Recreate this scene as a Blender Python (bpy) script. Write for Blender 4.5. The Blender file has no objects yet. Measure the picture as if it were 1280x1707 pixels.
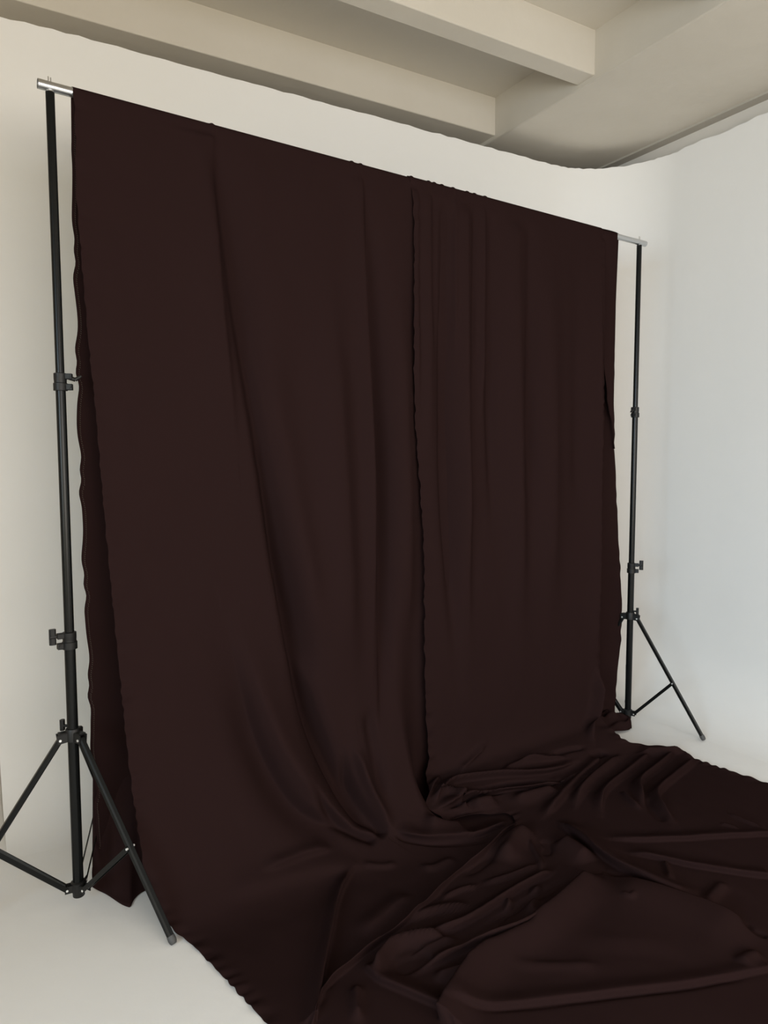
import bpy, bmesh, math, random
import numpy as np
from mathutils import Vector, Matrix

random.seed(4)
rng = np.random.default_rng(7)
SC = bpy.context.scene
COL = SC.collection

# ------------------------------------------------------------------ camera
YAW, PITCH, ROLL = math.radians(59.76033), math.radians(4.37529), math.radians(-0.11040)
FOCAL_PX = 1199.95
fwd = Vector((math.cos(YAW)*math.cos(PITCH), math.sin(YAW)*math.cos(PITCH), -math.sin(PITCH)))
rgt = Vector((math.sin(YAW), -math.cos(YAW), 0))
upv = rgt.cross(fwd)
rgt2 = rgt*math.cos(ROLL) + upv*math.sin(ROLL)
upv2 = rgt2.cross(fwd)
cam = bpy.data.cameras.new('camera')
cam.sensor_fit = 'HORIZONTAL'
cam.sensor_width = 36
cam.lens = FOCAL_PX/1280*36
cam.clip_start = 0.05
cam_ob = bpy.data.objects.new('camera', cam)
COL.objects.link(cam_ob)
M = Matrix((rgt2, upv2, -fwd)).transposed().to_4x4()
M.translation = Vector((0, 0, 1.53))
cam_ob.matrix_world = M
SC.camera = cam_ob

# ------------------------------------------------------------------ light
SC.view_settings.view_transform = 'Standard'
SC.view_settings.look = 'None'
SC.view_settings.gamma = 1
SC.view_settings.use_curve_mapping = False
SC.view_settings.exposure = 0.0

world = bpy.data.worlds.new('daylight')
SC.world = world
world.use_nodes = True
wn = world.node_tree.nodes
wn['Background'].inputs['Color'].default_value = (0.80, 0.90, 1.0, 1)
wn['Background'].inputs['Strength'].default_value = 0.05

def area_light(name, loc, target, w, h, power, color, spread=180):
    l = bpy.data.lights.new(name, 'AREA')
    l.shape = 'RECTANGLE'; l.size = w; l.size_y = h
    l.energy = power; l.color = color; l.spread = math.radians(spread)
    o = bpy.data.objects.new(name, l)
    COL.objects.link(o)
    o.location = loc
    o.rotation_euler = (Vector(target) - Vector(loc)).to_track_quat('-Z', 'Y').to_euler()
    return o

# sky daylight through the rear window, and three added fill lights
# fills: two warm ones aimed upward, one narrow blue one
# fills sit at the window openings, with tuned colour and power
# the rear sky light is the main daylight
area_light('sky_light_rear_window', (1.2, -2.50, 1.75), (2.2, 2.5, 0.6), 4.2, 1.8, 100, (0.93, 0.925, 1.0))
area_light('warm_fill_rear', (1.2, -2.48, 1.3), (1.6, 1.2, 3.6), 4.2, 1.2, 103, (1.0, 0.89, 0.67))  # added fill, tilted up to warm the upper walls and ceiling
area_light('warm_fill_left', (-2.95, -0.9, 1.5), (2.0, 2.4, 3.0), 2.6, 1.8, 47, (1.0, 0.77, 0.34))  # added orange fill from the left, colour fitted for balance
area_light('blue_fill_left', (-2.94, -0.9, 1.9), (3.7, 2.0, 0.45), 2.6, 1.6, 40, (0.51, 0.755, 1.0), 80)  # added narrow blue fill to brighten the lower right wall

# ------------------------------------------------------------------ helpers
def new_mat(name, color, rough=0.6, metal=0.0, **kw):
    m = bpy.data.materials.new(name); m.use_nodes = True
    b = m.node_tree.nodes['Principled BSDF']
    b.inputs['Base Color'].default_value = (*color, 1)
    b.inputs['Roughness'].default_value = rough
    b.inputs['Metallic'].default_value = metal
    for k, v in kw.items(): b.inputs[k].default_value = v
    return m

def noise_color(m, c1, c2, scale, lo=0.35, hi=0.65, detail=4):
    nt = m.node_tree; b = nt.nodes['Principled BSDF']
    tc = nt.nodes.new('ShaderNodeTexCoord')
    no = nt.nodes.new('ShaderNodeTexNoise'); no.inputs['Scale'].default_value = scale; no.inputs['Detail'].default_value = detail
    cr = nt.nodes.new('ShaderNodeValToRGB')
    cr.color_ramp.elements[0].position = lo; cr.color_ramp.elements[0].color = (*c1, 1)
    cr.color_ramp.elements[1].position = hi; cr.color_ramp.elements[1].color = (*c2, 1)
    nt.links.new(tc.outputs['Object'], no.inputs['Vector'])
    nt.links.new(no.outputs['Fac'], cr.inputs['Fac'])
    nt.links.new(cr.outputs['Color'], b.inputs['Base Color'])

def noise_bump(m, scale, strength, dist=0.01, detail=4):
    nt = m.node_tree; b = nt.nodes['Principled BSDF']
    tc = nt.nodes.new('ShaderNodeTexCoord')
    no = nt.nodes.new('ShaderNodeTexNoise'); no.inputs['Scale'].default_value = scale; no.inputs['Detail'].default_value = detail
    bp = nt.nodes.new('ShaderNodeBump'); bp.inputs['Strength'].default_value = strength; bp.inputs['Distance'].default_value = dist
    nt.links.new(tc.outputs['Object'], no.inputs['Vector'])
    nt.links.new(no.outputs['Fac'], bp.inputs['Height'])
    nt.links.new(bp.outputs['Normal'], b.inputs['Normal'])

MAT = {}
MAT['cyc'] = new_mat('cyclorama_paint', (0.80, 0.79, 0.77), 0.85)
noise_color(MAT['cyc'], (0.79, 0.785, 0.765), (0.81, 0.805, 0.79), 0.9)
noise_bump(MAT['cyc'], 14, 0.12, 0.01)
MAT['plaster'] = new_mat('ceiling_plaster', (0.68, 0.64, 0.59), 0.9)
noise_color(MAT['plaster'], (0.575, 0.535, 0.465), (0.605, 0.565, 0.495), 1.7)
noise_bump(MAT['plaster'], 9, 0.25, 0.012, 6)
MAT['outer'] = new_mat('old_wall_plaster', (0.70, 0.67, 0.62), 0.9)
noise_bump(MAT['outer'], 9, 0.25, 0.012, 6)
MAT['batten'] = new_mat('grey_batten', (0.44, 0.41, 0.36), 0.9)
MAT['edge'] = new_mat('raw_panel_edge', (0.46, 0.43, 0.39), 0.95)
noise_color(MAT['edge'], (0.36, 0.33, 0.29), (0.56, 0.53, 0.49), 12)
MAT['frame'] = new_mat('window_frame_white', (0.8, 0.8, 0.78), 0.5)
MAT['black'] = new_mat('black_coated_metal', (0.0045, 0.005, 0.005), 0.27, 0.0, **{'Specular IOR Level': 0.22})
MAT['plastic'] = new_mat('black_plastic', (0.008, 0.008, 0.008), 0.45, 0.0, **{'Specular IOR Level': 0.3})
MAT['steel'] = new_mat('brushed_steel', (0.62, 0.63, 0.64), 0.28, 1.0)
MAT['rivet'] = new_mat('bright_rivet', (0.85, 0.85, 0.85), 0.3, 0.6)
MAT['rubber'] = new_mat('grey_rubber', (0.05, 0.05, 0.05), 0.6)
MAT['bore'] = new_mat('dark_tube_bore', (0.05, 0.05, 0.05), 0.7)

fab = new_mat('dark_brown_fabric', (0.0192, 0.0100, 0.0097), 0.9)
MAT['fabric'] = fab
fb = fab.node_tree.nodes['Principled BSDF']
fb.inputs['Specular IOR Level'].default_value = 0.0
fb.inputs['Sheen Weight'].default_value = 0.0
fb.inputs['Sheen Roughness'].default_value = 0.6
fb.inputs['Sheen Tint'].default_value = (0.8, 0.55, 0.45, 1)
noise_bump(fab, 700, 0.06, 0.001, 2)
MAT['thread'] = new_mat('overlock_thread', (0.06, 0.045, 0.035), 0.8)

def link(name, me, parent=None):
    o = bpy.data.objects.new(name, me); COL.objects.link(o)
    if parent is not None: o.parent = parent
    return o

def mesh_obj(name, bm, mats, parent=None, smooth=True, bevel=0.0):
    me = bpy.data.meshes.new(name)
    bm.normal_update(); bm.to_mesh(me); bm.free()
    for m in (mats if isinstance(mats, (list, tuple)) else [mats]): me.materials.append(m)
    if smooth:
        me.polygons.foreach_set('use_smooth', [True]*len(me.polygons))
        me.set_sharp_from_angle(angle=math.radians(38))
    o = link(name, me, parent)
    if bevel:
        b = o.modifiers.new('bevel', 'BEVEL'); b.width = bevel; b.segments = 2; b.limit_method = 'ANGLE'
    return o

def thing(name, loc, label, cat, group=None):
    o = bpy.data.objects.new(name, None); COL.objects.link(o)
    o.location = loc; o.empty_display_size = 0.1
    o['label'] = label; o['category'] = cat
    if group: o['group'] = group
    return o

def structure(o):
    o['kind'] = 'structure'; return o

def box(bm, x0, x1, y0, y1, z0, z1, mi=0):
    vs = [bm.verts.new((x, y, z)) for x in (x0, x1) for y in (y0, y1) for z in (z0, z1)]
    for f in ((0,1,3,2), (4,6,7,5), (0,4,5,1), (2,3,7,6), (0,2,6,4), (1,5,7,3)):
        fc = bm.faces.new([vs[i] for i in f]); fc.material_index = mi
    return vs

def basis(d):
    d = Vector(d).normalized()
    a = Vector((0, 0, 1)) if abs(d.z) < 0.95 else Vector((1, 0, 0))
    u = d.cross(a).normalized(); v = u.cross(d).normalized()
    return d, u, v

def tube(bm, a, b, r, r2=None, seg=20, inner=None, mi=0):
    """closed cylinder / hollow tube between two points"""
    a, b = Vector(a), Vector(b); r2 = r if r2 is None else r2
    d, u, v = basis(b-a)
    def ring(c, rr): return [bm.verts.new(c + u*math.cos(k*2*math.pi/seg)*rr + v*math.sin(k*2*math.pi/seg)*rr) for k in range(seg)]
    A, B = ring(a, r), ring(b, r2)
    loops = [A, B]
    if inner:
        Ai, Bi = ring(a, inner), ring(b, inner)
        loops = [Ai, A, B, Bi]
    for p, q in zip(loops[:-1], loops[1:]):
        for k in range(seg):
            bm.faces.new([p[k], p[(k+1) % seg], q[(k+1) % seg], q[k]]).material_index = mi
    if inner:
        for k in range(seg):
            bm.faces.new([Bi[k], Bi[(k+1) % seg], Ai[(k+1) % seg], Ai[k]]).material_index = mi
    else:
        bm.faces.new(A[::-1]).material_index = mi; bm.faces.new(B).material_index = mi

def lathe(bm, base, axis, prof, seg=24, mi=0):
    base = Vector(base); d, u, v = basis(axis)
    rings = [[bm.verts.new(base + d*h + u*math.cos(k*2*math.pi/seg)*r + v*math.sin(k*2*math.pi/seg)*r) for k in range(seg)] for r, h in prof]
    for p, q in zip(rings[:-1], rings[1:]):
        for k in range(seg):
            bm.faces.new([p[k], p[(k+1) % seg], q[(k+1) % seg], q[k]]).material_index = mi
    bm.faces.new(rings[0][::-1]).material_index = mi; bm.faces.new(rings[-1]).material_index = mi

def prism(bm, a, b, w, h, side, ch=0.25, groove=False):
    """bar of chamfered rectangular section from a to b; side = direction of its width"""
    a, b = Vector(a), Vector(b); d = (b-a).normalized()
    s = Vector(side); s = (s - d*s.dot(d)).normalized(); t = d.cross(s)
    c = min(w, h)*ch
    pts = [(-w/2+c, -h/2), (w/2-c, -h/2), (w/2, -h/2+c), (w/2, h/2-c), (w/2-c, h/2), (-w/2+c, h/2), (-w/2, h/2-c), (-w/2, -h/2+c)]
    if groove:
        g = w*0.22
        pts = [(-w/2+c, -h/2), (-g, -h/2), (-g, -h/2+h*.45), (g, -h/2+h*.45), (g, -h/2), (w/2-c, -h/2), (w/2, -h/2+c), (w/2, h/2-c), (w/2-c, h/2), (-w/2+c, h/2), (-w/2, h/2-c), (-w/2, -h/2+c)]
    R = [[bm.verts.new(p + s*x + t*y) for x, y in pts] for p in (a, b)]
    n = len(pts)
    for k in range(n): bm.faces.new([R[0][k], R[0][(k+1) % n], R[1][(k+1) % n], R[1][k]])
    bm.faces.new(R[0][::-1]); bm.faces.new(R[1])

# ------------------------------------------------------------------ room
WX, WY = 3.78, 3.50            # faces of the white cyclorama
CYC_H, CEIL = 3.357, 3.722
def build_room():
    bm = bmesh.new(); box(bm, -3.2, 4.1, -2.7, 4.35, -0.12, 0.0)
    structure(mesh_obj('floor', bm, MAT['cyc'], smooth=False))
    bm = bmesh.new(); box(bm, -3.2, 4.1, -2.7, 4.35, CEIL, CEIL+0.12)
    structure(mesh_obj('ceiling', bm, MAT['plaster'], smooth=False))
    # beams running along the back wall, butting into the girder
    for name, y0, y1 in (('trim_1', 3.62, 3.82), ('trim_2', 2.81, 2.932), ('trim_3', 1.96, 2.08), ('trim_4', 1.10, 1.22), ('trim_5', 0.24, 0.36), ('trim_6', -0.62, -0.50), ('trim_7', -1.48, -1.36)):
        bm = bmesh.new(); box(bm, -3.0, 2.93, y0, y1, 3.5, CEIL+0.03)
        o = structure(mesh_obj(name, bm, MAT['plaster'], bevel=0.006))
    bm = bmesh.new(); box(bm, 2.905, 3.86, -2.6, 4.25, 3.473, CEIL+0.03)
    structure(mesh_obj('trim_8', bm, MAT['plaster'], bevel=0.008))
    bm = bmesh.new(); box(bm, 3.785, 3.86, -2.6, 4.25, 3.462, 3.49)
    structure(mesh_obj('trim_9', bm, MAT['batten'], smooth=False))
    # shell of the building
    bm = bmesh.new(); box(bm, -3.2, 4.1, 4.22, 4.35, 0, CEIL)
    structure(mesh_obj('wall_outer_back', bm, MAT['outer'], smooth=False))
    bm = bmesh.new(); box(bm, 3.855, 4.05, -2.7, 4.3, 0, CEIL)
    structure(mesh_obj('wall_outer_right', bm, MAT['outer'], smooth=False))
    def wall_with_hole(name, axis, face, thick, lo, hi, h0, h1, z0, z1):
        bm = bmesh.new()
        def b(a0, a1, c0, c1):
            if axis == 'x': box(bm, face, face+thick, a0, a1, c0, c1)
            else: box(bm, a0, a1, face-thick, face, c0, c1)
        b(lo, h0, 0, CEIL); b(h1, hi, 0, CEIL); b(h0, h1, 0, z0); b(h0, h1, z1, CEIL)
        structure(mesh_obj(name, bm, MAT['outer'], smooth=False))
    def window(name, axis, face, thick, h0, h1, z0, z1, n):
        bm = bmesh.new()
        d0, d1 = (face+thick*.35, face+thick*.7) if axis == 'x' else (face-thick*.7, face-thick*.35)
        def b(a0, a1, c0, c1):
            if axis == 'x': box(bm, d0, d1, a0, a1, c0, c1)
            else: box(bm, a0, a1, d0, d1, c0, c1)
        w = .05
        b(h0, h1, z0, z0+w); b(h0, h1, z1-w, z1)
        for k in range(n+1):
            x = h0 + (h1-h0-w)*k/n; b(x, x+w, z0, z1)
        structure(mesh_obj(name, bm, MAT['frame'], smooth=False))
    wall_with_hole('wall_left', 'x', -3.2, 0.2, -2.7, 4.3, -2.25, 0.45, 0.75, 2.75)
    window('window_1', 'x', -3.2, 0.2, -2.25, 0.45, 0.75, 2.75, 3)
    wall_with_hole('wall_front', 'y', -2.55, 0.2, -3.2, 4.1, -0.95, 3.35, 0.80, 2.7)
    window('window_2', 'y', -2.55, 0.2, -0.95, 3.35, 0.80, 2.7, 5)

def build_cyclorama():
    """white painted shell: back wall, rounded corner, right wall, coved into the floor"""
    R = 0.52
    path = []                                       # (x, y, inward normal, cove radius, s)
    x_end = 0.085
    n1 = 60
    for k in range(n1+1): path.append((x_end + (WX-R-x_end)*k/n1, WY, 0, -1, 0.50))
    for k in range(1, 33):
        a = math.radians(90 - 90*k/32)
        f = k/32
        path.append((WX-R+R*math.cos(a), WY-R+R*math.sin(a), -math.cos(a), -math.sin(a), 0.50+(0.37-0.50)*f))
    for k in range(1, 31): path.append((WX, WY-R-(WY-R-1.30)*k/30, -1, 0, 0.37))
    ci = n1+16                                      # the corner's middle divides the two walls
    def shell(name, pts, cap_first):
        bm = bmesh.new(); cols = []
        for i, (x, y, nx, ny, a) in pts:
            r_ = random.Random(i*13)
            top = CYC_H + (r_.uniform(-.0035, .0035) if nx > -1 else r_.uniform(-.008, .008)) - (0.012*max(0, 1-(x-x_end)/0.35))
            prof = [(a*(1-math.sin(t)), a*(1-math.cos(t))) for t in [math.pi/2*q/16 for q in range(17)]]   # from floor edge up
            prof = [(d, z+0.0002) for d, z in prof]
            prof += [(0, z) for z in (0.9, 1.5, 2.1, 2.7, 3.1, 3.25)] + [(0, top)]
            col = [bm.verts.new((x+nx*d, y+ny*d, z)) for d, z in prof]
            back = [bm.verts.new((x-nx*.05, y-ny*.05, top)), bm.verts.new((x-nx*.05, y-ny*.05, 0.0002))]
            cols.append(col+back)
        for p, q in zip(cols[:-1], cols[1:]):
            for j in range(len(p)-1): bm.faces.new([p[j], p[j+1], q[j+1], q[j]])
        f = bm.faces.new(cols[0]); f.material_index = 1 if cap_first else 0
        f = bm.faces.new(cols[-1][::-1]); f.material_index = 0 if cap_first else 1
        bmesh.ops.recalc_face_normals(bm, faces=bm.faces)
        return structure(mesh_obj(name, bm, [MAT['cyc'], MAT['edge']]))
    ip = list(enumerate(path))
    shell('wall_back', ip[:ci+1], True)
    shell('wall_right', ip[ci:], False)

build_room()
build_cyclorama()

# ------------------------------------------------------------------ the stand line: s along the bar, n towards the viewer
LP = Vector((0.2822, 2.5635, 0)); RP = Vector((3.2288, 2.7721, 0))
ES = (RP-LP).normalized(); EN = Vector((ES.y, -ES.x, 0))
def W(s, n, z): return LP + ES*s + EN*n + Vector((0, 0, z))

# ---- cross-sections of the hanging cloth: (n, z)
def smooth_poly(pts, step=0.004):
    """Chaikin-smoothed polyline resampled by arc length -> (n, z, cumulative t)"""
    P = np.array(pts, float)
    for _ in range(3):
        Q = [P[0]]
        for a, b in zip(P[:-1], P[1:]):
            Q += [a*.75+b*.25, a*.25+b*.75]
        Q.append(P[-1]); P = np.array(Q)
    d = np.r_[0, np.cumsum(np.linalg.norm(np.diff(P, axis=0), axis=1))]
    t = np.arange(0, d[-1], step)
    return np.interp(t, d, P[:, 0]), np.interp(t, d, P[:, 1]), t
BAR_Z = 2.692
def over_bar(r):
    return [(r*np.sin(a), BAR_Z + r*np.cos(a)) for a in np.radians([0, 20, 40, 60, 80])]
PROFILE_WIDE = over_bar(.017) + [(.019, 2.6), (.03, 1.9), (.045, 1.2), (.06, .75), (.085, .5), (.14, .31), (.215, .155), (.30, .05), (.40, .006), (.55, .006), (1.2, .006), (1.95, .006)]
PROFILE_DROP = over_bar(.017) + [(.019, 2.6), (.022, 1.9), (.025, 1.2), (.025, .75), (.025, .5), (.025, .31), (.025, .12), (.05, .03), (.16, .006), (.55, .006), (1.2, .006), (1.95, .006)]
PROFILE_NARROW = over_bar(.021) + [(.030, 2.6), (.045, 1.9), (.05, 1.2), (.055, .75), (.06, .35), (.07, .17), (.10, .115), (.16, .10), (.24, .075), (.30, .04), (.36, .022), (.5, .016), (1.2, .016), (1.97, .016)]

# ------------------------------------------------------------------ tripod stands and crossbar
def clamp(root, z, r_low, r_up, ang, lever, name='clamp_collar'):
    """two stacked split rings with ears, and a lever or wing knob on a bolt"""
    d = Vector((math.cos(ang), math.sin(ang), 0)); p = Vector((-d.y, d.x, 0)); c = Vector((0, 0, z))
    bm = bmesh.new()
    lathe(bm, c+Vector((0, 0, -.030)), (0, 0, 1), [(r_low+.001, 0), (r_low+.0065, .001), (r_low+.0065, .024), (r_low+.004, .026), (r_low+.004, .034), (r_up+.0065, .036), (r_up+.0065, .056), (r_up+.002, .058)])
    for zz, hh in ((-.017, .020), (.017, .018)):
        for sgn in (-1, 1):
            prism(bm, c+Vector((0, 0, zz))+p*sgn*.0065+d*(r_low-.004), c+Vector((0, 0, zz))+p*sgn*.0065+d*(r_low+.021), .007, hh, p)
    o = mesh_obj(name, bm, MAT['plastic'], root)
    bm = bmesh.new()
    q = c+Vector((0, 0, -.017))+d*(r_low+.014)
    tube(bm, q-p*.013, q+p*.013, .005, seg=12)
    mesh_obj('bolt', bm, MAT['plastic'], o)
    bm = bmesh.new()
    q = c+Vector((0, 0, .017))+d*(r_low+.012)
    if lever:
        tube(bm, q-p*.012, q+p*.012, .006, seg=12)
        a = q+Vector((0, 0, -.004))
        b = a+d*.018+Vector((0, 0, -.006)); e = b+d*.020+Vector((0, 0, .012*lever))
        tube(bm, a, b, .0075, .007, seg=14); tube(bm, b, e, .007, .0035, seg=14)
        mesh_obj('lever', bm, MAT['plastic'], o)
    else:
        b = q+d*.016
        tube(bm, q-d*.012, b, .0055, seg=12)
        k = b+d*.007
        prism(bm, k+Vector((0, 0, -.026)), k+Vector((0, 0, .026)), .021, .016, d, .3)
        tube(bm, b-d*.002, b+d*.016, .009, seg=14)
        mesh_obj('wing_knob', bm, MAT['plastic'], o)

def make_stand(label, base, head, leg_angs, foot_r, z_up, z_mid, z_leg, z_hub, ang_up, lever_up, ang_mid, knob_ang):
    root = thing('tripod_stand', base, label, 'stand', 'tripod stands holding the crossbar')
    top = head
    r1, r2, r3 = .0175, .0155, .0135
    for nm, a, b, r, ri in (('lower_tube', z_hub-.03, z_mid, r1, .0158), ('middle_tube', z_mid-.10, z_up, r2, .0138), ('upper_tube', z_up-.10, top-.018, r3, None)):
        bm = bmesh.new(); tube(bm, (0, 0, a), (0, 0, b), r, seg=28, inner=ri)
        mesh_obj(nm, bm, MAT['black'], root)
    # bright spigot through the bar, two thin pins showing above it
    bm = bmesh.new()
    lathe(bm, (0, 0, top-.020), (0, 0, 1), [(.0125, 0), (.0125, .005), (.0085, .008), (.006, .020)])
    tube(bm, (-.0035, 0, top-.005), (-.0035, 0, top+.030), .0016, seg=8)
    tube(bm, (.0035, 0, top-.005), (.0035, 0, top+.028), .0016, seg=8)
    mesh_obj('spigot', bm, MAT['steel'], root)
    clamp(root, z_up, r2, r3, ang_up, lever_up)
    clamp(root, z_mid, r1, r2, ang_mid, 0)
    # collar carrying the legs
    c = Vector((0, 0, z_leg)); bm = bmesh.new()
    lathe(bm, c+Vector((0, 0, -.018)), (0, 0, 1), [(r1+.0005, 0), (r1+.0065, .001), (r1+.0065, .036), (r1+.004, .042), (r1+.0005, .043)])
    angs = [math.radians(a) for a in leg_angs]
    for a in angs:
        d = Vector((math.cos(a), math.sin(a), 0)); p = Vector((-d.y, d.x, 0))
        for sgn in (-1, 1): prism(bm, c+p*sgn*.0125+d*.016+Vector((0, 0, -.002)), c+p*sgn*.0125+d*.050+Vector((0, 0, -.006)), .004, .030, p)
        prism(bm, c+d*.016+Vector((0, 0, .012)), c+d*.046+Vector((0, 0, .011)), .027, .006, p)
    col = mesh_obj('leg_collar', bm, MAT['plastic'], root)
    for a in angs:
        d = Vector((math.cos(a), math.sin(a), 0)); p = Vector((-d.y, d.x, 0))
        bm = bmesh.new()
        tube(bm, c+d*.041-p*.0165+Vector((0, 0, -.008)), c+d*.041+p*.0165+Vector((0, 0, -.008)), .0042, seg=10)
        mesh_obj('rivet', bm, MAT['rivet'], col)
    dk = Vector((math.cos(knob_ang), math.sin(knob_ang), 0)); bm = bmesh.new()
    kk = c+Vector((0, 0, .030))
    tube(bm, kk+dk*.014, kk+dk*.036, .005, seg=12)
    prism(bm, kk+dk*.038+Vector((0, 0, -.016)), kk+dk*.038+Vector((0, 0, .020)), .014, .018, dk, .3)
    mesh_obj('tightening_knob', bm, MAT['plastic'], col)
    # hub at the bottom
    h = Vector((0, 0, z_hub)); bm = bmesh.new()
    lathe(bm, h+Vector((0, 0, -.014)), (0, 0, 1), [(r1-.002, -.022), (r1+.001, -.020), (r1+.002, -.001), (r1+.0065, 0), (r1+.0065, .030), (r1+.0005, .034)])
    for a in angs:
        d = Vector((math.cos(a), math.sin(a), 0)); p = Vector((-d.y, d.x, 0))
        for sgn in (-1, 1): prism(bm, h+p*sgn*.012+d*.016, h+p*sgn*.012+d*.044, .004, .024, p)
    hub = mesh_obj('base_hub', bm, MAT['plastic'], root)
    for a in angs:
        d = Vector((math.cos(a), math.sin(a), 0)); p = Vector((-d.y, d.x, 0))
        bm = bmesh.new()
        tube(bm, h+d*.037-p*.016, h+d*.037+p*.016, .004, seg=10)
        mesh_obj('rivet', bm, MAT['rivet'], hub)
    for i, a in enumerate(angs):
        d = Vector((math.cos(a), math.sin(a), 0)); p = Vector((-d.y, d.x, 0))
        A = c+d*.038+Vector((0, 0, -.006)); B = d*foot_r[i][0]+Vector((0, 0, foot_r[i][1]))
        bm = bmesh.new(); prism(bm, A, B, .021, .019, p, .22, groove=True)
        leg = mesh_obj('leg', bm, MAT['black'], root)
        e = (B-A).normalized(); bm = bmesh.new()
        tube(bm, B-e*.020, B-e*.006, .0125, .0135, seg=16); tube(bm, B-e*.006, B+e*.002, .0135, .012, seg=16); tube(bm, B+e*.002, B+e*.007, .012, .009, seg=16)
        mesh_obj('rubber_foot', bm, MAT['rubber'], leg)
        J = A.lerp(B, .55); H = h+d*.036
        bm = bmesh.new()
        for sgn in (-1, 1): prism(bm, H+p*sgn*.0135, J+p*sgn*.0135, .0025, .016 if i != 1 else .009, p, .2)
        if i != 1: prism(bm, H+Vector((0, 0, .007)), J-e*.004+Vector((0, 0, .004)), .026, .002, p, .2)
        br = mesh_obj('brace', bm, MAT['black'], root)
        bm = bmesh.new(); tube(bm, J-p*.0165, J+p*.0165, .0038, seg=10)
        mesh_obj('rivet', bm, MAT['rivet'], br)
    return root

a_s = math.atan2(ES.y, ES.x)
make_stand('black tripod stand near the floor cloth, in front, left of the wide smooth drape', LP, BAR_Z, (-58, 62, 180), ((.430, .010), (.430, .010), (.430, .010)), 1.775, .925, .600, .070, math.radians(-20), 1, math.radians(188), math.radians(140))
make_stand('black tripod stand in the far corner, right of the pleated drape', RP, BAR_Z+.003, (-67, 42, 112), ((.407, .011), (.300, .026), (.355, .024)), 1.775, .905, .628, .070, math.radians(200), -.8, math.radians(-55), math.radians(-55))

bar = thing('crossbar', W(1.47, 0, BAR_Z), 'long silver metal crossbar resting on the two stands, draped in dark brown cloth', 'crossbar')
mid = W(1.47, 0, BAR_Z)
bm = bmesh.new(); tube(bm, W(-.035, 0, BAR_Z)-mid, W(3.006, 0, BAR_Z)-mid, .0150, seg=32, inner=.0135)
mesh_obj('tube', bm, MAT['steel'], bar)
for s0, s1 in ((-.0352, -.020), (2.99, 3.0062)):
    bm = bmesh.new(); tube(bm, W(s0+.003, 0, BAR_Z)-mid, W(s1-.003, 0, BAR_Z)-mid, .0134, seg=24)
    mesh_obj('end_plug', bm, MAT['bore'], bar)

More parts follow.
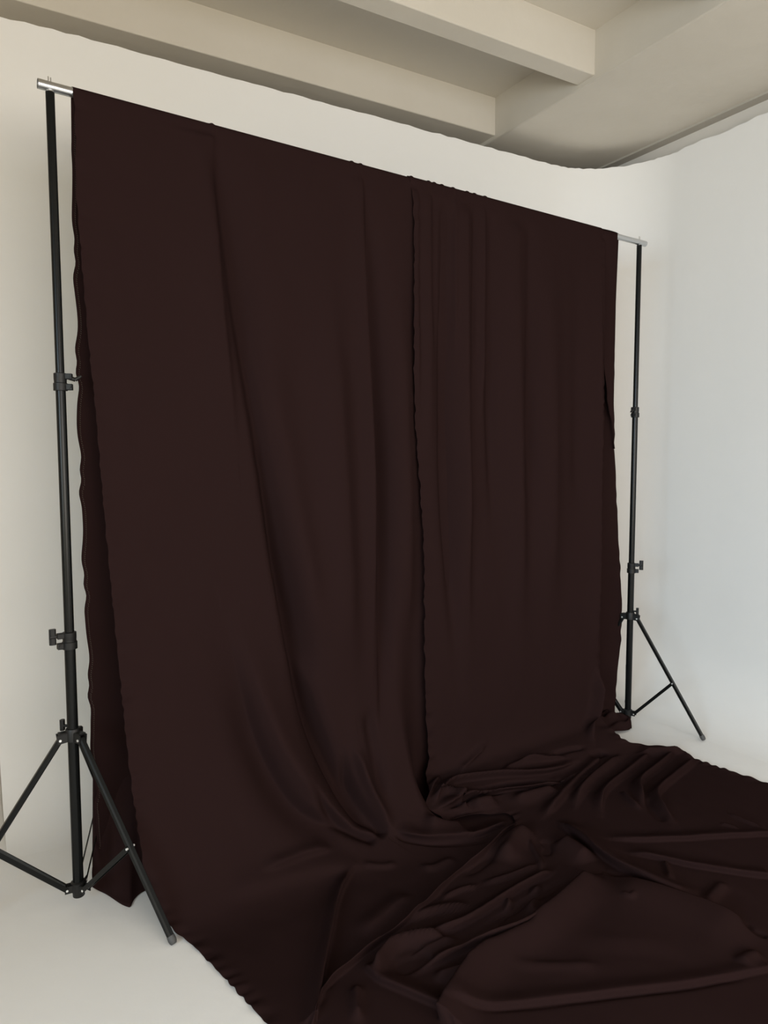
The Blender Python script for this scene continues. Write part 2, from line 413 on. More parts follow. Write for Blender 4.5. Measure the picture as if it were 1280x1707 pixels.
# ---- folds of the two drapes: polyline (s along the bar, t down the cloth), height, flank widths
FOLDS_WIDE = [
    ([(0.516, 0.049), (0.526, 0.27), (0.533, 0.562), (0.553, 0.837), (0.588, 1.184)], 0.016, 0.09, 0.02, 0, 0.01, 0.4),
    ([(0.52, 0.054), (0.559, 0.263), (0.623, 0.745), (0.696, 1.184), (0.759, 1.621)], -0.04, 0.03, 0.08, 0, 0.12, 0.3),
    ([(0.696, 1.184), (0.759, 1.621), (0.823, 2.005), (0.913, 2.328), (1.004, 2.58), (1.064, 2.709)], -0.05, 0.03, 0.07, 0, 0.3, 0.15),
    ([(0.627, 0.571), (0.733, 1.184), (0.834, 1.699), (0.929, 2.046)], 0.035, 0.05, 0.09, 0, 0.3, 0.3),
    ([(0.972, 0.297), (1.012, 1.041), (1.038, 1.769), (1.056, 2.215)], 0.026, 0.1, 0.06, 0, 0.4, 0.3),
    ([(1.142, 0.06), (1.157, 0.36), (1.167, 0.841), (1.179, 1.184), (1.178, 1.659), (1.162, 2.086)], 0.016, 0.05, 0.014, 0, 0.02, 0.4),
    ([(1.15, 0.077), (1.184, 0.356), (1.206, 0.838), (1.224, 1.184), (1.233, 1.664), (1.216, 2.095), (1.164, 2.431)], -0.03, 0.02, 0.05, 0, 0.15, 0.3),
    ([(0.516, 1.774), (0.572, 2.031), (0.634, 2.275), (0.729, 2.51), (0.842, 2.61), (0.97, 2.671)], -0.032, 0.08, 0.022, 0, 0.6, 0.15),
    ([(0.582, 1.762), (0.662, 2.138), (0.754, 2.404), (0.872, 2.567)], 0.02, 0.03, 0.06, 0, 0.6, 0.2),
    ([(0.778, 1.918), (0.844, 2.176), (0.911, 2.426), (0.975, 2.584), (1.046, 2.689)], -0.03, 0.05, 0.016, 0, 0.5, 0.1),
    ([(0.827, 1.925), (0.916, 2.211), (0.983, 2.459), (1.044, 2.625), (1.074, 2.717)], 0.028, 0.025, 0.05),
    ([(0.827, 2.476), (0.872, 2.574), (0.946, 2.664), (1.029, 2.723)], -0.024, 0.025, 0.01, 0, 0.4, 0.1),
    ([(0.989, 2.37), (1.006, 2.521), (1.044, 2.639), (1.084, 2.72)], -0.034, 0.03, 0.012, 0, 0.4, 0.1),
    ([(1.034, 2.354), (1.054, 2.512), (1.079, 2.623), (1.101, 2.721)], 0.02, 0.014, 0.03),
    ([(1.127, 2.212), (1.127, 2.355), (1.129, 2.495), (1.109, 2.608)], -0.015, 0.03, 0.03),
    ([(1.331, 0.333), (1.344, 1.032), (1.361, 1.545), (1.357, 2.067)], 0.018, 0.06, 0.05),
    ([(1.096, 2.729), (1.184, 2.795), (1.306, 2.871), (1.422, 2.917), (1.607, 2.897)], -0.014, 0.01, 0.008, 0, 0.1, 0.1),
    ([(1.108, 2.708), (1.198, 2.776), (1.326, 2.847), (1.426, 2.877), (1.612, 2.857)], 0.026, 0.008, 0.035, 0.8, 0.15, 0.15),
    ([(1.242, 2.706), (1.326, 2.768), (1.418, 2.812)], 0.03, 0.05, 0.03),
    ([(0.538, 2.688), (0.631, 2.689), (0.731, 2.681), (0.852, 2.696)], 0.014, 0.014, 0.03),
    ([(0.376, 2.713), (0.613, 2.735), (0.818, 2.766), (0.95, 2.809)], 0.01, 0.03, 0.05),
    ([(0.905, 2.796), (0.98, 2.845), (1.041, 2.855)], 0.007, 0.012, 0.02),
    ([(0.884, 2.787), (0.789, 2.845), (0.7, 2.943), (0.618, 3.054), (0.524, 3.17), (0.403, 3.341)], 0.03, 0.016, 0.012, 0.6, 0.2, 0),
    ([(0.981, 3.031), (0.87, 3.06), (0.76, 3.098), (0.697, 3.126)], 0.014, 0.05, 0.02),
    ([(1.109, 2.897), (1.122, 2.953), (1.246, 2.942)], 0.008, 0.02, 0.02),
]
FOLDS_NARROW = [
    ([(1.42, 0.066), (1.411, 0.48), (1.418, 1.037)], 0.01, 0.03, 0.012, 0, 0.02, 0.4),
    ([(1.477, 0.067), (1.472, 0.472), (1.471, 0.88), (1.463, 1.295)], 0.01, 0.03, 0.03, 0, 0.03, 0.4),
    ([(1.509, 0.073), (1.502, 0.392), (1.511, 0.775)], -0.01, 0.01, 0.02, 0, 0.03, 0.4),
    ([(1.579, 0.072), (1.568, 0.46), (1.56, 1.033), (1.584, 1.566), (1.642, 2.262)], -0.022, 0.035, 0.035, 0, 0.03, 0.4),
    ([(1.63, 0.07), (1.624, 0.297), (1.616, 0.767)], 0.007, 0.012, 0.012, 0, 0.03, 0.4),
    ([(1.689, 0.072), (1.678, 0.445), (1.668, 1.03), (1.683, 1.573), (1.697, 2.131)], 0.022, 0.05, 0.03, 0, 0.03, 0.4),
    ([(1.741, 0.072), (1.735, 0.359), (1.725, 0.866)], -0.01, 0.012, 0.015, 0, 0.03, 0.4),
    ([(1.799, 0.069), (1.798, 0.27), (1.791, 0.646), (1.776, 1.082)], 0.01, 0.02, 0.012, 0, 0.03, 0.4),
    ([(1.849, 0.078), (1.836, 0.533), (1.835, 1.025), (1.853, 1.584)], -0.018, 0.03, 0.04, 0, 0.03, 0.4),
    ([(1.992, 0.087), (1.987, 0.517), (1.988, 1.021), (2.009, 1.595), (2.045, 2.188)], 0.022, 0.06, 0.05, 0, 0.03, 0.4),
    ([(2.095, 0.089), (2.086, 0.506), (2.084, 1.019), (2.098, 1.601)], -0.016, 0.03, 0.04, 0, 0.03, 0.4),
    ([(2.222, 0.083), (2.218, 0.723), (2.225, 1.31), (2.233, 2.065)], 0.02, 0.08, 0.07),
    ([(2.44, 0.05), (2.436, 0.707), (2.451, 1.624)], -0.012, 0.06, 0.06),
    ([(2.599, 0.068), (2.599, 0.818), (2.597, 1.634), (2.597, 2.44)], 0.012, 0.05, 0.02),
    ([(2.612, 2.313), (2.579, 2.565), (2.396, 2.728)], 0.03, 0.03, 0.012),
    ([(1.798, 2.549), (1.687, 2.601), (1.584, 2.645)], 0.012, 0.02, 0.008),
    ([(1.358, 2.749), (1.487, 2.658), (1.709, 2.71), (1.999, 2.789), (2.217, 2.787)], 0.032, 0.01, 0.016, 0.8, 0.1, 0.2),
    ([(1.454, 2.679), (1.578, 2.759), (1.74, 2.779), (2.024, 2.846)], -0.034, 0.007, 0.008),
    ([(1.344, 2.783), (1.516, 2.751), (1.651, 2.777), (1.846, 2.828), (2.032, 2.858), (2.176, 2.84)], 0.03, 0.009, 0.016, 0.9, 0.1, 0.2),
    ([(1.399, 2.796), (1.563, 2.778), (1.713, 2.811)], -0.028, 0.008, 0.008),
    ([(1.51, 2.824), (1.578, 2.825), (1.636, 2.839)], 0.03, 0.03, 0.028),
    ([(1.695, 2.872), (1.833, 2.881), (1.973, 2.895)], 0.024, 0.03, 0.03),
    ([(1.758, 2.716), (1.887, 2.7), (1.966, 2.699), (2.118, 2.711)], 0.014, 0.012, 0.012),
    ([(2.118, 2.711), (2.238, 2.718), (2.335, 2.73)], -0.02, 0.012, 0.012),
    ([(1.349, 2.822), (1.423, 2.829), (1.482, 2.838)], -0.02, 0.012, 0.012),
    ([(2.311, 2.794), (2.381, 2.792), (2.422, 2.796)], -0.03, 0.016, 0.014),
    ([(1.37, 2.725), (1.46, 2.714), (1.486, 2.768), (1.481, 2.831)], 0.02, 0.01, 0.008, 0.7),
    ([(1.792, 2.846), (1.891, 2.861), (2.093, 2.839)], -0.016, 0.008, 0.008),
    ([(1.29, 2.748), (1.361, 2.702), (1.434, 2.649), (1.495, 2.625)], 0.018, 0.008, 0.012, 0.6),
    ([(1.902, 2.683), (2.046, 2.721), (2.181, 2.752)], 0.014, 0.008, 0.01, 0.6),
    ([(2.796, 3.055), (2.506, 3.116), (2.314, 3.16), (2.246, 3.203), (2.192, 3.264), (2.134, 3.394)], 0.03, 0.022, 0.013, 0.5, 0.12, 0.2),
    ([(2.237, 3.163), (2.181, 3.224), (2.119, 3.349)], -0.012, 0.02, 0.02),
    ([(2.763, 2.95), (2.549, 3.006), (2.358, 3.046), (2.277, 3.086), (2.153, 3.224)], 0.03, 0.022, 0.013, 0.5, 0.12, 0.2),
    ([(2.64, 2.896), (2.349, 2.967), (2.112, 3.024), (2.022, 3.084), (1.955, 3.152)], 0.028, 0.022, 0.013, 0.5, 0.12, 0.2),
    ([(2.51, 2.841), (2.248, 2.907), (2.013, 2.986), (1.91, 3.047)], 0.034, 0.026, 0.012),
    ([(2.362, 2.809), (2.141, 2.871), (1.933, 2.948), (1.735, 3.028)], 0.03, 0.024, 0.014, 0.4, 0.12, 0.2),
    ([(2.196, 3.067), (2.145, 3.153), (2.124, 3.23)], 0.016, 0.012, 0.012),
    ([(2.85, 2.971), (2.73, 2.931), (2.574, 2.866)], 0.028, 0.014, 0.016),
    ([(2.398, 3.599), (2.394, 3.514), (2.404, 3.447)], 0.01, 0.012, 0.006),
    ([(2.309, 3.549), (2.3, 3.508), (2.294, 3.481)], 0.008, 0.012, 0.006),
    ([(1.793, 3.262), (1.911, 3.371), (2.066, 3.466), (2.376, 3.635)], 0.016, 0.008, 0.04, 0.9, 0.25, 0),
    ([(1.79, 3.392), (1.867, 3.496), (1.933, 3.614), (2.086, 3.788)], 0.018, 0.008, 0.04, 0.9, 0.2, 0),
    ([(1.871, 3.513), (1.823, 3.557), (1.771, 3.611)], 0.012, 0.01, 0.01),
    ([(1.754, 3.076), (1.749, 3.193), (1.719, 3.308), (1.69, 3.442), (1.706, 3.559), (1.734, 3.741)], 0.036, 0.011, 0.05, 0.9, 0.2, 0.12),
    ([(1.622, 3.442), (1.671, 3.534), (1.703, 3.634), (1.73, 3.735)], -0.024, 0.008, 0.016),
    ([(1.583, 3.447), (1.656, 3.619), (1.717, 3.75), (1.742, 3.891), (1.756, 3.961)], 0.03, 0.12, 0.008),
    ([(1.762, 3.876), (1.738, 3.913), (1.756, 3.961)], -0.02, 0.012, 0.012),
    ([(1.659, 3.994), (1.593, 3.974), (1.556, 3.986)], 0.014, 0.02, 0.02),
    ([(1.929, 3.72), (1.803, 3.74), (1.748, 3.763)], 0.012, 0.02, 0.02),
    ([(1.356, 3.189), (1.462, 3.112), (1.559, 3.081), (1.622, 3.085)], 0.036, 0.04, 0.05),
    ([(1.592, 3.147), (1.582, 3.203), (1.522, 3.229)], -0.012, 0.012, 0.02),
    ([(1.651, 3.187), (1.642, 3.286), (1.624, 3.372)], 0.03, 0.04, 0.04),
    ([(1.609, 3.003), (1.438, 3.053), (1.294, 3.109), (1.166, 3.129), (1.008, 3.199), (0.866, 3.25), (0.708, 3.286), (0.537, 3.332), (0.477, 3.357), (0.429, 3.406), (0.392, 3.45)], 0.022, 0.018, 0.009, 0.7, 0.05, 0),
    ([(1.478, 3.096), (1.332, 3.134), (1.172, 3.165)], -0.01, 0.02, 0.02),
    ([(0.854, 3.253), (0.992, 3.268), (1.094, 3.322)], 0.014, 0.008, 0.03),
    ([(1.478, 3.329), (1.332, 3.328), (1.137, 3.352), (0.964, 3.371), (0.859, 3.331)], 0.03, 0.02, 0.009, 0.7, 0.15, 0.15),
    ([(1.497, 3.388), (1.325, 3.4), (1.174, 3.408), (0.991, 3.436), (0.836, 3.448)], -0.03, 0.01, 0.012),
    ([(1.447, 3.459), (1.352, 3.463), (1.186, 3.495), (0.991, 3.463), (0.879, 3.453), (0.739, 3.456)], 0.034, 0.022, 0.011, 0.7, 0.15, 0.15),
    ([(1.217, 3.35), (1.174, 3.408), (1.117, 3.425)], 0.014, 0.012, 0.012),
    ([(1.369, 3.358), (1.276, 3.419), (1.201, 3.464)], 0.016, 0.02, 0.012),
    ([(0.921, 3.402), (0.781, 3.329), (0.707, 3.357), (0.65, 3.406)], 0.03, 0.012, 0.013, 0.4, 0.2, 0.15),
    ([(0.834, 3.421), (0.764, 3.424), (0.699, 3.422)], -0.026, 0.022, 0.018),
    ([(0.642, 3.337), (0.643, 3.411), (0.665, 3.469), (0.703, 3.548), (0.738, 3.628)], 0.02, 0.009, 0.035, 0.9, 0.15, 0.1),
    ([(0.916, 3.547), (0.856, 3.536), (0.762, 3.513)], 0.02, 0.022, 0.014),
    ([(0.582, 3.401), (0.537, 3.454), (0.506, 3.528)], 0.018, 0.016, 0.014),
    ([(0.758, 3.401), (0.858, 3.405), (0.945, 3.418)], 0.014, 0.01, 0.01, 0.4),
    ([(1.552, 3.12), (1.476, 3.271), (1.432, 3.298)], 0.012, 0.01, 0.008),
    ([(1.194, 3.238), (1.315, 3.263), (1.467, 3.265)], 0.012, 0.008, 0.014, 0.5),
    ([(1.025, 3.227), (1.125, 3.221), (1.187, 3.246)], 0.01, 0.008, 0.012, 0.5),
    ([(1.12, 3.464), (1.201, 3.464), (1.272, 3.49)], -0.016, 0.007, 0.008),
    ([(1.534, 3.576), (1.531, 3.614), (1.57, 3.609)], 0.006, 0.008, 0.008),
    ([(1.583, 3.447), (1.278, 3.525), (1.067, 3.532), (0.928, 3.543), (0.809, 3.596), (0.694, 3.657)], 0.036, 0.012, 0.05, 0.8, 0.1, 0),
    ([(1.208, 3.524), (1.065, 3.521), (0.966, 3.519)], -0.026, 0.004, 0.016),
    ([(1.53, 3.49), (1.436, 3.663), (1.325, 3.79)], 0.01, 0.14, 0.16),
    ([(0.751, 3.637), (0.982, 3.745), (1.317, 3.917), (1.47, 3.978), (1.617, 4.034)], 0.011, 0.008, 0.035, 0.9, 0.05, 0),
    ([(0.742, 3.647), (0.972, 3.755), (1.305, 3.925), (1.457, 3.986), (1.602, 4.042)], -0.008, 0.012, 0.006),
    ([(0.986, 3.589), (1.111, 3.675), (1.225, 3.759)], 0.006, 0.02, 0.02),
]
HEM_LEFT_WIDE_S = [(0.305, 0.061), (0.833, 0.084), (0.999, 0.097), (1.197, 0.105), (1.666, 0.128), (1.89, 0.141), (2.18, 0.154), (2.403, 0.163), (2.617, 0.168), (2.739, 0.197), (2.848, 0.249), (3.257, 0.305)]
HEM_LEFT_NARROW_S = [(0.108, 1.399), (0.784, 1.391), (1.037, 1.399), (1.451, 1.433), (1.61, 1.445), (2.09, 1.446), (2.308, 1.451), (2.445, 1.458), (2.553, 1.46), (2.671, 1.384), (2.755, 1.31), (2.822, 1.349), (2.865, 1.494), (2.917, 1.651), (3.003, 1.609), (3.053, 1.438), (3.109, 1.294), (3.129, 1.166), (3.199, 1.008), (3.25, 0.866), (3.286, 0.708), (3.332, 0.537), (3.357, 0.477), (3.406, 0.429), (3.448, 0.393)]
HEM_RIGHT_NARROW_S = [(0.078, 2.636), (0.817, 2.633), (1.318, 2.628), (1.796, 2.629), (2.445, 2.626), (2.676, 2.609), (2.774, 2.588), (2.843, 2.727), (2.894, 2.836), (2.98, 2.836), (3.051, 2.803), (3.394, 2.835)]
# ------------------------------------------------------------------ cloth
def fold_field(S, T, folds):
    """height added by every fold, and its sideways lean; a fold is a polyline in (s, t) with
    height, the widths of its two flanks, lean towards the steeper flank, run-in and run-out"""
    D = np.zeros_like(S); DS = np.zeros_like(S); DT = np.zeros_like(S)
    for f in folds:
        pts, amp, wl, wr = np.array(f[0]), f[1], f[2], f[3]
        lean, t0, t1 = (list(f[4:])+[0, .25, .25][len(f)-4:])
        # rounded polyline
        for _ in range(2):
            q = [pts[0]]
            for a, b in zip(pts[:-1], pts[1:]): q += [a*.75+b*.25, a*.25+b*.75]
            q.append(pts[-1]); pts = np.array(q)
        m = 3*max(wl, wr)
        msk = (S > pts[:, 0].min()-m) & (S < pts[:, 0].max()+m) & (T > pts[:, 1].min()-m) & (T < pts[:, 1].max()+m)
        if not msk.any(): continue
        s, t = S[msk], T[msk]
        best = np.full(s.shape, 1e9); side = np.zeros_like(best); uu = np.zeros_like(best)
        nx = np.zeros_like(best); ny = np.zeros_like(best)
        seg = np.linalg.norm(np.diff(pts, axis=0), axis=1); cum = np.r_[0, np.cumsum(seg)]; L = cum[-1]
        for i in range(len(pts)-1):
            a, d = pts[i], pts[i+1]-pts[i]; l2 = d@d
            if l2 < 1e-12: continue
            k = np.clip(((s-a[0])*d[0]+(t-a[1])*d[1])/l2, 0, 1)
            dx, dy = s-a[0]-k*d[0], t-a[1]-k*d[1]
            r = dx*dx+dy*dy
            u = r < best
            best[u] = r[u]; side[u] = (d[0]*dy-d[1]*dx)[u]; uu[u] = (cum[i]+k*seg[i])[u]
            nx[u] = -d[1]/seg[i]; ny[u] = d[0]/seg[i]           # towards positive side
        w = np.where(side > 0, wl, wr)
        e = np.clip(uu/L/max(t0, 1e-4), 0, 1)*np.clip((1-uu/L)/max(t1, 1e-4), 0, 1)
        e = e*e*(3-2*e)
        e = 0.08+0.92*e
        h = amp*e*np.exp(-best/(w*w))
        D[msk] += h
        if lean:
            sg = 1 if wl < wr else -1
            DS[msk] += nx*sg*lean*h; DT[msk] += ny*sg*lean*h
    return D, DS, DT

def soft_noise(S, T, scale_s, scale_t, seed):
    r = np.random.default_rng(seed)
    G = r.uniform(-1, 1, (64, 64))
    x, y = S/scale_s+7.3, T/scale_t+3.1
    i, j = np.floor(x).astype(int), np.floor(y).astype(int)
    fx, fy = x-i, y-j
    fx, fy = fx*fx*(3-2*fx), fy*fy*(3-2*fy)
    g = lambda a, b: G[a % 64, b % 64]
    return (g(i, j)*(1-fx)+g(i+1, j)*fx)*(1-fy)+(g(i, j+1)*(1-fx)+g(i+1, j+1)*fx)*fy

def grid_mesh(name, P, mats, parent, thick=0.0016):
    """P: (rows, cols, 3) local coordinates"""
    nr, nc = P.shape[:2]
    me = bpy.data.meshes.new(name)
    me.vertices.add(nr*nc); me.vertices.foreach_set('co', P.reshape(-1).astype(np.float32))
    idx = np.arange(nr*nc).reshape(nr, nc)
    q = np.stack([idx[:-1, :-1], idx[1:, :-1], idx[1:, 1:], idx[:-1, 1:]], -1).reshape(-1, 4)
    n = len(q)
    me.loops.add(n*4); me.loops.foreach_set('vertex_index', q.reshape(-1).astype(np.int32))
    me.polygons.add(n)
    me.polygons.foreach_set('loop_start', np.arange(0, n*4, 4, dtype=np.int32))
    me.polygons.foreach_set('loop_total', np.full(n, 4, dtype=np.int32))
    me.polygons.foreach_set('use_smooth', np.ones(n, dtype=bool))
    me.update(calc_edges=True); me.validate()
    me.materials.append(mats)
    o = link(name, me, parent)
    if thick:
        s = o.modifiers.new('thickness', 'SOLIDIFY'); s.thickness = thick; s.offset = -1
    return o

def to_world(s, n, z, origin):
    es, en = np.array(ES), np.array(EN)
    P = np.array(LP)-np.array(origin)
    out = P + s[..., None]*es + n[..., None]*en
    out[..., 2] = z - origin[2]
    return out

def wave(t, a, seed, w1=.055, w2=.11):
    r = np.random.default_rng(seed); p = r.uniform(0, 6.28, 4)
    return a*(.5*np.sin(t*6.283/w1+p[0]+2.2*np.sin(t*6.283/.37+p[1]))+.5*np.sin(t*6.283/w2+p[2]))

def edge_curve(ctrl, t):
    c = np.array(sorted(ctrl))
    x = np.interp(t, c[:, 0], c[:, 1])
    k = np.ones(9)/9
    return np.convolve(np.pad(x, 4, mode='edge'), k, mode='valid')

def t_rows(tmax, fine0):
    """row spacing: coarse on the tall fall, fine near and on the floor"""
    return np.r_[np.arange(0, .08, .008), np.arange(.08, fine0, .018), np.arange(fine0, tmax, .0062)]

def front_panel(root, origin, prof, profB, left, right, folds, ncol, fine0, tmax, name, seed, relief, blend=None, minz=0.003, tucks=()):
    n1, z1, t1 = smooth_poly(prof)
    t = t_rows(min(tmax, t1[-1]), fine0)
    sl, sr = left(t), right(t)
    u = np.linspace(0, 1, ncol)
    S = sl[:, None]*(1-u)+sr[:, None]*u
    T = np.repeat(t[:, None], ncol, 1)
    N = np.interp(T, t1, n1); Z = np.interp(T, t1, z1)
    dn, dz = np.gradient(n1, t1), np.gradient(z1, t1)
    VN, VZ = np.interp(T, t1, -dz), np.interp(T, t1, dn)      # outward normal in the (n, z) plane
    if blend is not None:
        n2, z2, t2 = smooth_poly(profB)
        c = blend(S, T)
        k1, k2 = t1[np.argmax(n1 > .42)], t2[np.argmax(n2 > .42)]      # both reach the same floor line
        T2 = np.where(T < 2.0, T, np.where(T < k1, 2.0+(T-2.0)*(k2-2.0)/(k1-2.0), T+k2-k1))
        N = N*c+np.interp(T2, t2, n2)*(1-c); Z = Z*c+np.interp(T2, t2, z2)*(1-c)
    D, DS, DT = fold_field(S, T, folds)
    D = D*relief(T)
    fall = np.clip((T-.016)/.05, 0, 1)
    D = np.where(D < 0, D*np.clip((T-.05)/.10, 0, 1), D*fall)
    D += fall*(.0035*soft_noise(S, T, .16, .35, seed)+.0012*soft_noise(S, T, .05, .07, seed+1))
    # little tucks where the cloth is gathered over the bar
    for s0 in tucks: D += .0045*np.exp(-((S-s0)/.007)**2)*np.clip(1-T/.05, 0, 1)
    # selvedge ripples
    eL = np.exp(-((S-sl[:, None])/.035)**2); eR = np.exp(-((S-sr[:, None])/.035)**2)
    D += fall*(eL*wave(t, .006, seed+2)[:, None]+eR*wave(t, .006, seed+3)[:, None])
    S = S+DS*fall; N, Z = N+VN*D+VZ*DT, Z+VZ*D-VN*DT
    Z = np.maximum(Z, minz)
    return grid_mesh(name, to_world(S, N, Z, origin), MAT['fabric'], root)

def smoothstep(x, a, b):
    k = np.clip((x-a)/(b-a), 0, 1); return k*k*(3-2*k)

# --- wide drape: left half of the bar, flowing forward over the floor
oW = W(.75, 0, 0)
wide = thing('fabric_drape', oW, 'wide smooth dark brown drape over the left half of the bar, sweeping onto the floor', 'drape')
def wide_left(t): return edge_curve([(0, .066), (.2, .068)]+[(a, b) for a, b in HEM_LEFT_WIDE_S]+[(4.6, .42)], t)+wave(t, .0035, 11)
def wide_right(t): return edge_curve([(0, 1.72), (2.4, 1.72), (2.9, 1.80), (3.3, 1.85), (4.6, 1.9)], t)
def wide_blend(S, T): return 1-smoothstep(S, 1.27, 1.42)*(1-smoothstep(T, 3.3, 3.7))
front_panel(wide, oW, PROFILE_WIDE, PROFILE_DROP, wide_left, wide_right, FOLDS_WIDE, 430, 1.95, 4.35, 'front_panel', 21, lambda T: .75+1.25*smoothstep(T, .05, 1.3)-.7*smoothstep(T, 2.5, 2.85), wide_blend, tucks=(.528, 1.111, 1.153, 1.395))

def back_panel(root, origin, s0f, s1f, nf, zlow, ncol, name, r, seed, edge_shift=0):
    z_hang = np.arange(BAR_Z, zlow, -.014)
    wrap = np.radians(np.arange(-88, 0, 11.0))[::-1]
    rows_n = np.r_[r*np.sin(wrap), np.full(len(z_hang), -r)]
    rows_z = np.r_[BAR_Z+r*np.cos(wrap), z_hang]
    nr = len(rows_z)
    u = np.linspace(0, 1, ncol)
    zz = np.repeat(rows_z[:, None], ncol, 1)
    S = s0f(rows_z)[:, None]*(1-u)+s1f(rows_z)[:, None]*u
    N = rows_n[:, None]+nf(S, zz, u[None, :])
    if edge_shift: S = S-edge_shift*np.clip(N+.03, 0, 1)*u**4
    N += np.clip((BAR_Z-zz)/.25, 0, 1)*(1-u**6)*.006*soft_noise(S, zz, .12, .8, seed)
    return grid_mesh(name, to_world(S, N, zz, origin), MAT['fabric'], root), S, N, zz

BL = [(2.72, .066), (2.41, .062), (1.89, .062), (1.7, .060), (1.05, .066), (.82, .072), (.52, .076), (.37, .084), (.14, .082), (.03, .066), (0, .066)]
def bw_left(z):
    c = np.array(BL[::-1]); return np.interp(z, c[:, 0], c[:, 1])+np.clip((2.6-z)/.5, 0, 1)*wave(z, .006, 31, .14, .23)
def bw_n(S, z, u):
    d = np.clip((BAR_Z-z)/BAR_Z, 0, 1)
    return -.05*d*np.exp(-u*3)-.05*d+.018*d*np.sin(S*19+.6)
b, S_, N_, Z_ = back_panel(wide, oW, bw_left, lambda z: np.full_like(z, 1.66), bw_n, .012, 110, 'back_panel', .019, 33)
# overlock stitches down the back panel's selvedge
bm = bmesh.new()
for i in range(14, S_.shape[0]-6):
    for k in (0.0, .5):
        z = Z_[i, 0]-.014*k; s = S_[i, 0]+.009; n = N_[i, 0]+.0016
        a = W(s, n, z)-oW; c = W(s+.0022, n+.0008, z-.0035)-oW
        prism(bm, a, c, .0016, .0014, EN.cross(Vector((0, 0, 1))))
mesh_obj('stitched_selvedge', bm, MAT['thread'], b, smooth=False)
# corner of the back panel that has slid forward on the floor
def corner_flap():
    nr, nc = 26, 34
    v = np.linspace(0, 1, nr)[:, None]; u = np.linspace(0, 1, nc)[None, :]
    # upper edge follows the back panel, lower edge lies on the floor with a pointed corner
    su = .086+.30*u; nu = -.125+.03*u; zu = .44+0*u
    cx = np.array([0, .22, .50, .72, 1.0])
    sd = np.interp(u[0], cx, [.060, .095, .140, .19, .36])[None, :]
    nd = np.interp(u[0], cx, [-.085, .015, .118, .05, -.02])[None, :]
    k = v**1.0
    S = su*(1-k)+sd*k+.010*np.sin(u*14)*np.sin(v*3)
    N = nu*(1-v**2.2)+nd*v**2.2+.008*np.sin(u*17+1)*v
    Z = zu*(1-v)**1.5+.004
    return grid_mesh('floor_corner', to_world(S, N, Z, oW), MAT['fabric'], b)
corner_flap()

# --- pleated drape: right half of the bar, bunched at its foot and spread over the floor
oN = W(2.05, 0, 0)
narrow = thing('fabric_drape', oN, 'pleated dark brown drape over the bar\'s right half, rumpled on the floor', 'drape')
def narrow_left(t): return edge_curve([(0, 1.385)]+HEM_LEFT_NARROW_S+[(4.6, .30)], t)+wave(t, .0028, 51, .075, .19)*(.35+.65*smoothstep(t, .6, 1.1))
def narrow_right(t): return edge_curve([(0, 2.628)]+HEM_RIGHT_NARROW_S+[(4.6, 2.86)], t)+wave(t, .005, 52)
front_panel(narrow, oN, PROFILE_NARROW, None, narrow_left, narrow_right, FOLDS_NARROW, 460, 2.3, 4.45, 'front_panel', 61, lambda T: .75+1.25*smoothstep(T, .05, 1.3)-.7*smoothstep(T, 2.5, 2.85), minz=.009, tucks=(1.406, 1.499, 1.53, 1.572, 1.635, 1.717, 1.76, 1.824))

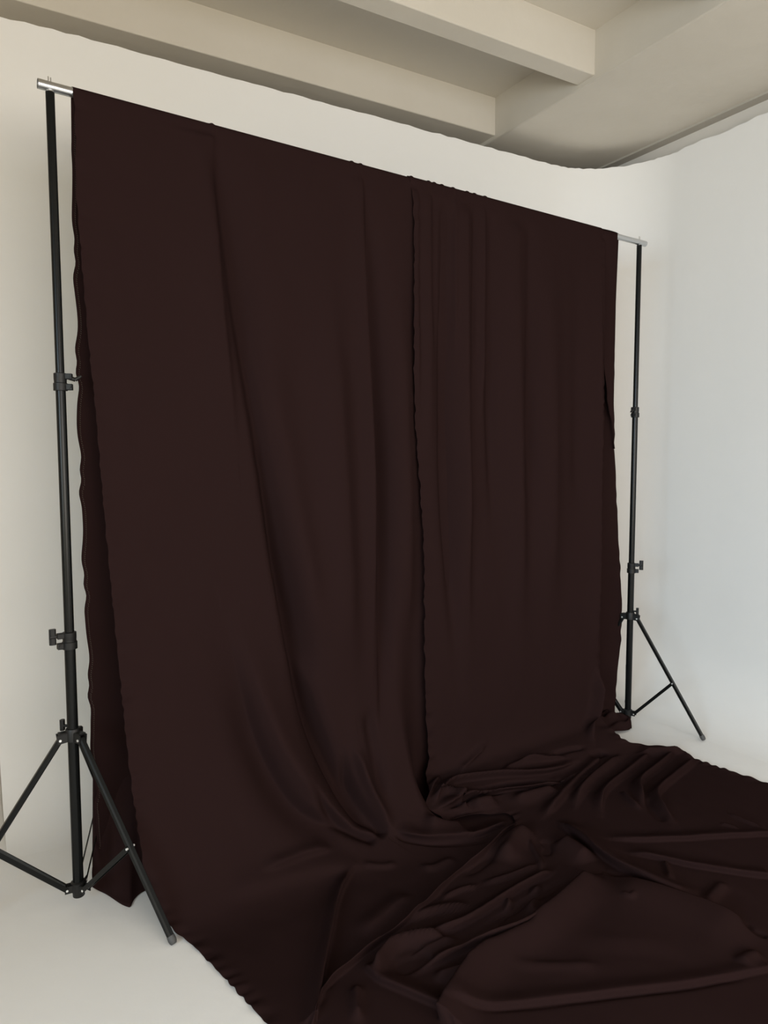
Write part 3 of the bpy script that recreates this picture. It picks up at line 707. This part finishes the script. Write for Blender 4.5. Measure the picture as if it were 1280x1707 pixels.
BR = [(2.72, 2.818), (2.34, 2.805), (1.92, 2.806), (1.6, 2.815), (1.31, 2.861), (.995, 2.904), (.718, 2.935), (.479, 2.939), (.367, 2.921), (.089, 2.894), (0, 2.894)]
def bn_right(z):
    c = np.array(BR[::-1]); return np.interp(z, c[:, 0], c[:, 1])+np.clip((2.2-z)/.6, 0, 1)*wave(z, .006, 71, .15, .26)
def bn_n(S, z, u):
    d = np.clip((BAR_Z-z)/.5, 0, 1)
    e = np.clip((1-u)/.20, 0, 1)
    return -.015*d-.13*d*e**.8+.012*d*np.sin(S*21)
b2, S2, N2, Z2 = back_panel(narrow, oN, lambda z: np.full_like(z, 1.60), bn_right, bn_n, .012, 150, 'back_panel', .019, 73, 1.27)
# selvedge strip turned forward next to the bar
def turned_selvedge():
    z = np.r_[BAR_Z+.0185, np.arange(BAR_Z, 1.56, -.016)]
    zi = [1.56, 1.72, 1.83, 2.0, 2.15, 2.25, 2.45, 2.73]
    si = [2.814, 2.780, 2.752, 2.722, 2.702, 2.686, 2.655, 2.63]
    inner = np.interp(z, zi, si)+wave(z, .004, 75, .12, .2)*np.clip((2.6-z)/.3, 0, 1)
    inner = np.minimum(inner, bn_right(z)-.002)
    u = np.linspace(0, 1, 14)[None, :]
    n = np.where(z > BAR_Z+.01, 0.0, .0205-.036*smoothstep(BAR_Z-z, .03, .35))
    outer = bn_right(z)-1.27*(n+.03); inner = inner-1.27*(n+.03)*.6
    inner = outer-(outer-inner)*smoothstep(z, 1.56, 1.80)-.001
    S = outer[:, None]*(1-u)+inner[:, None]*u
    N = n[:, None]+.006*np.sin(u*3.14)-.004*u+0*z[:, None]
    back = -.019-.016*np.clip((BAR_Z-z)/.35, 0, 1)
    N = np.where(u == 0, (back*.4+n*.6)[:, None], N)
    return grid_mesh('turned_selvedge', to_world(S, N, np.repeat(z[:, None], 14, 1), oN), MAT['fabric'], b2)
turned_selvedge()
# back panel's spare length crumpled beside the far stand
def crumple():
    nr, nc = 30, 44
    v = np.linspace(0, 1, nr)[:, None]; u = np.linspace(0, 1, nc)[None, :]
    S = 2.52+(.40+.030*np.sin(v*9+1))*u
    N = -.10+.19*v-.03*u+.014*np.sin(u*9)
    H = .085*np.sin(np.pi*np.clip(v*.9+.08, 0, 1))**.7*(1-.15*u)*np.clip((1-u)/.05, 0, 1)**.5
    Z = .006+H+.012*np.sin(u*23+v*5)*np.sin(v*3.14)*np.clip((1-u)/.1, 0, 1)+.010*np.sin(v*19+u*4)*np.clip((1-u)/.1, 0, 1)
    return grid_mesh('floor_bunch', to_world(S, N, np.maximum(Z, .004), oN), MAT['fabric'], b2)
crumple()
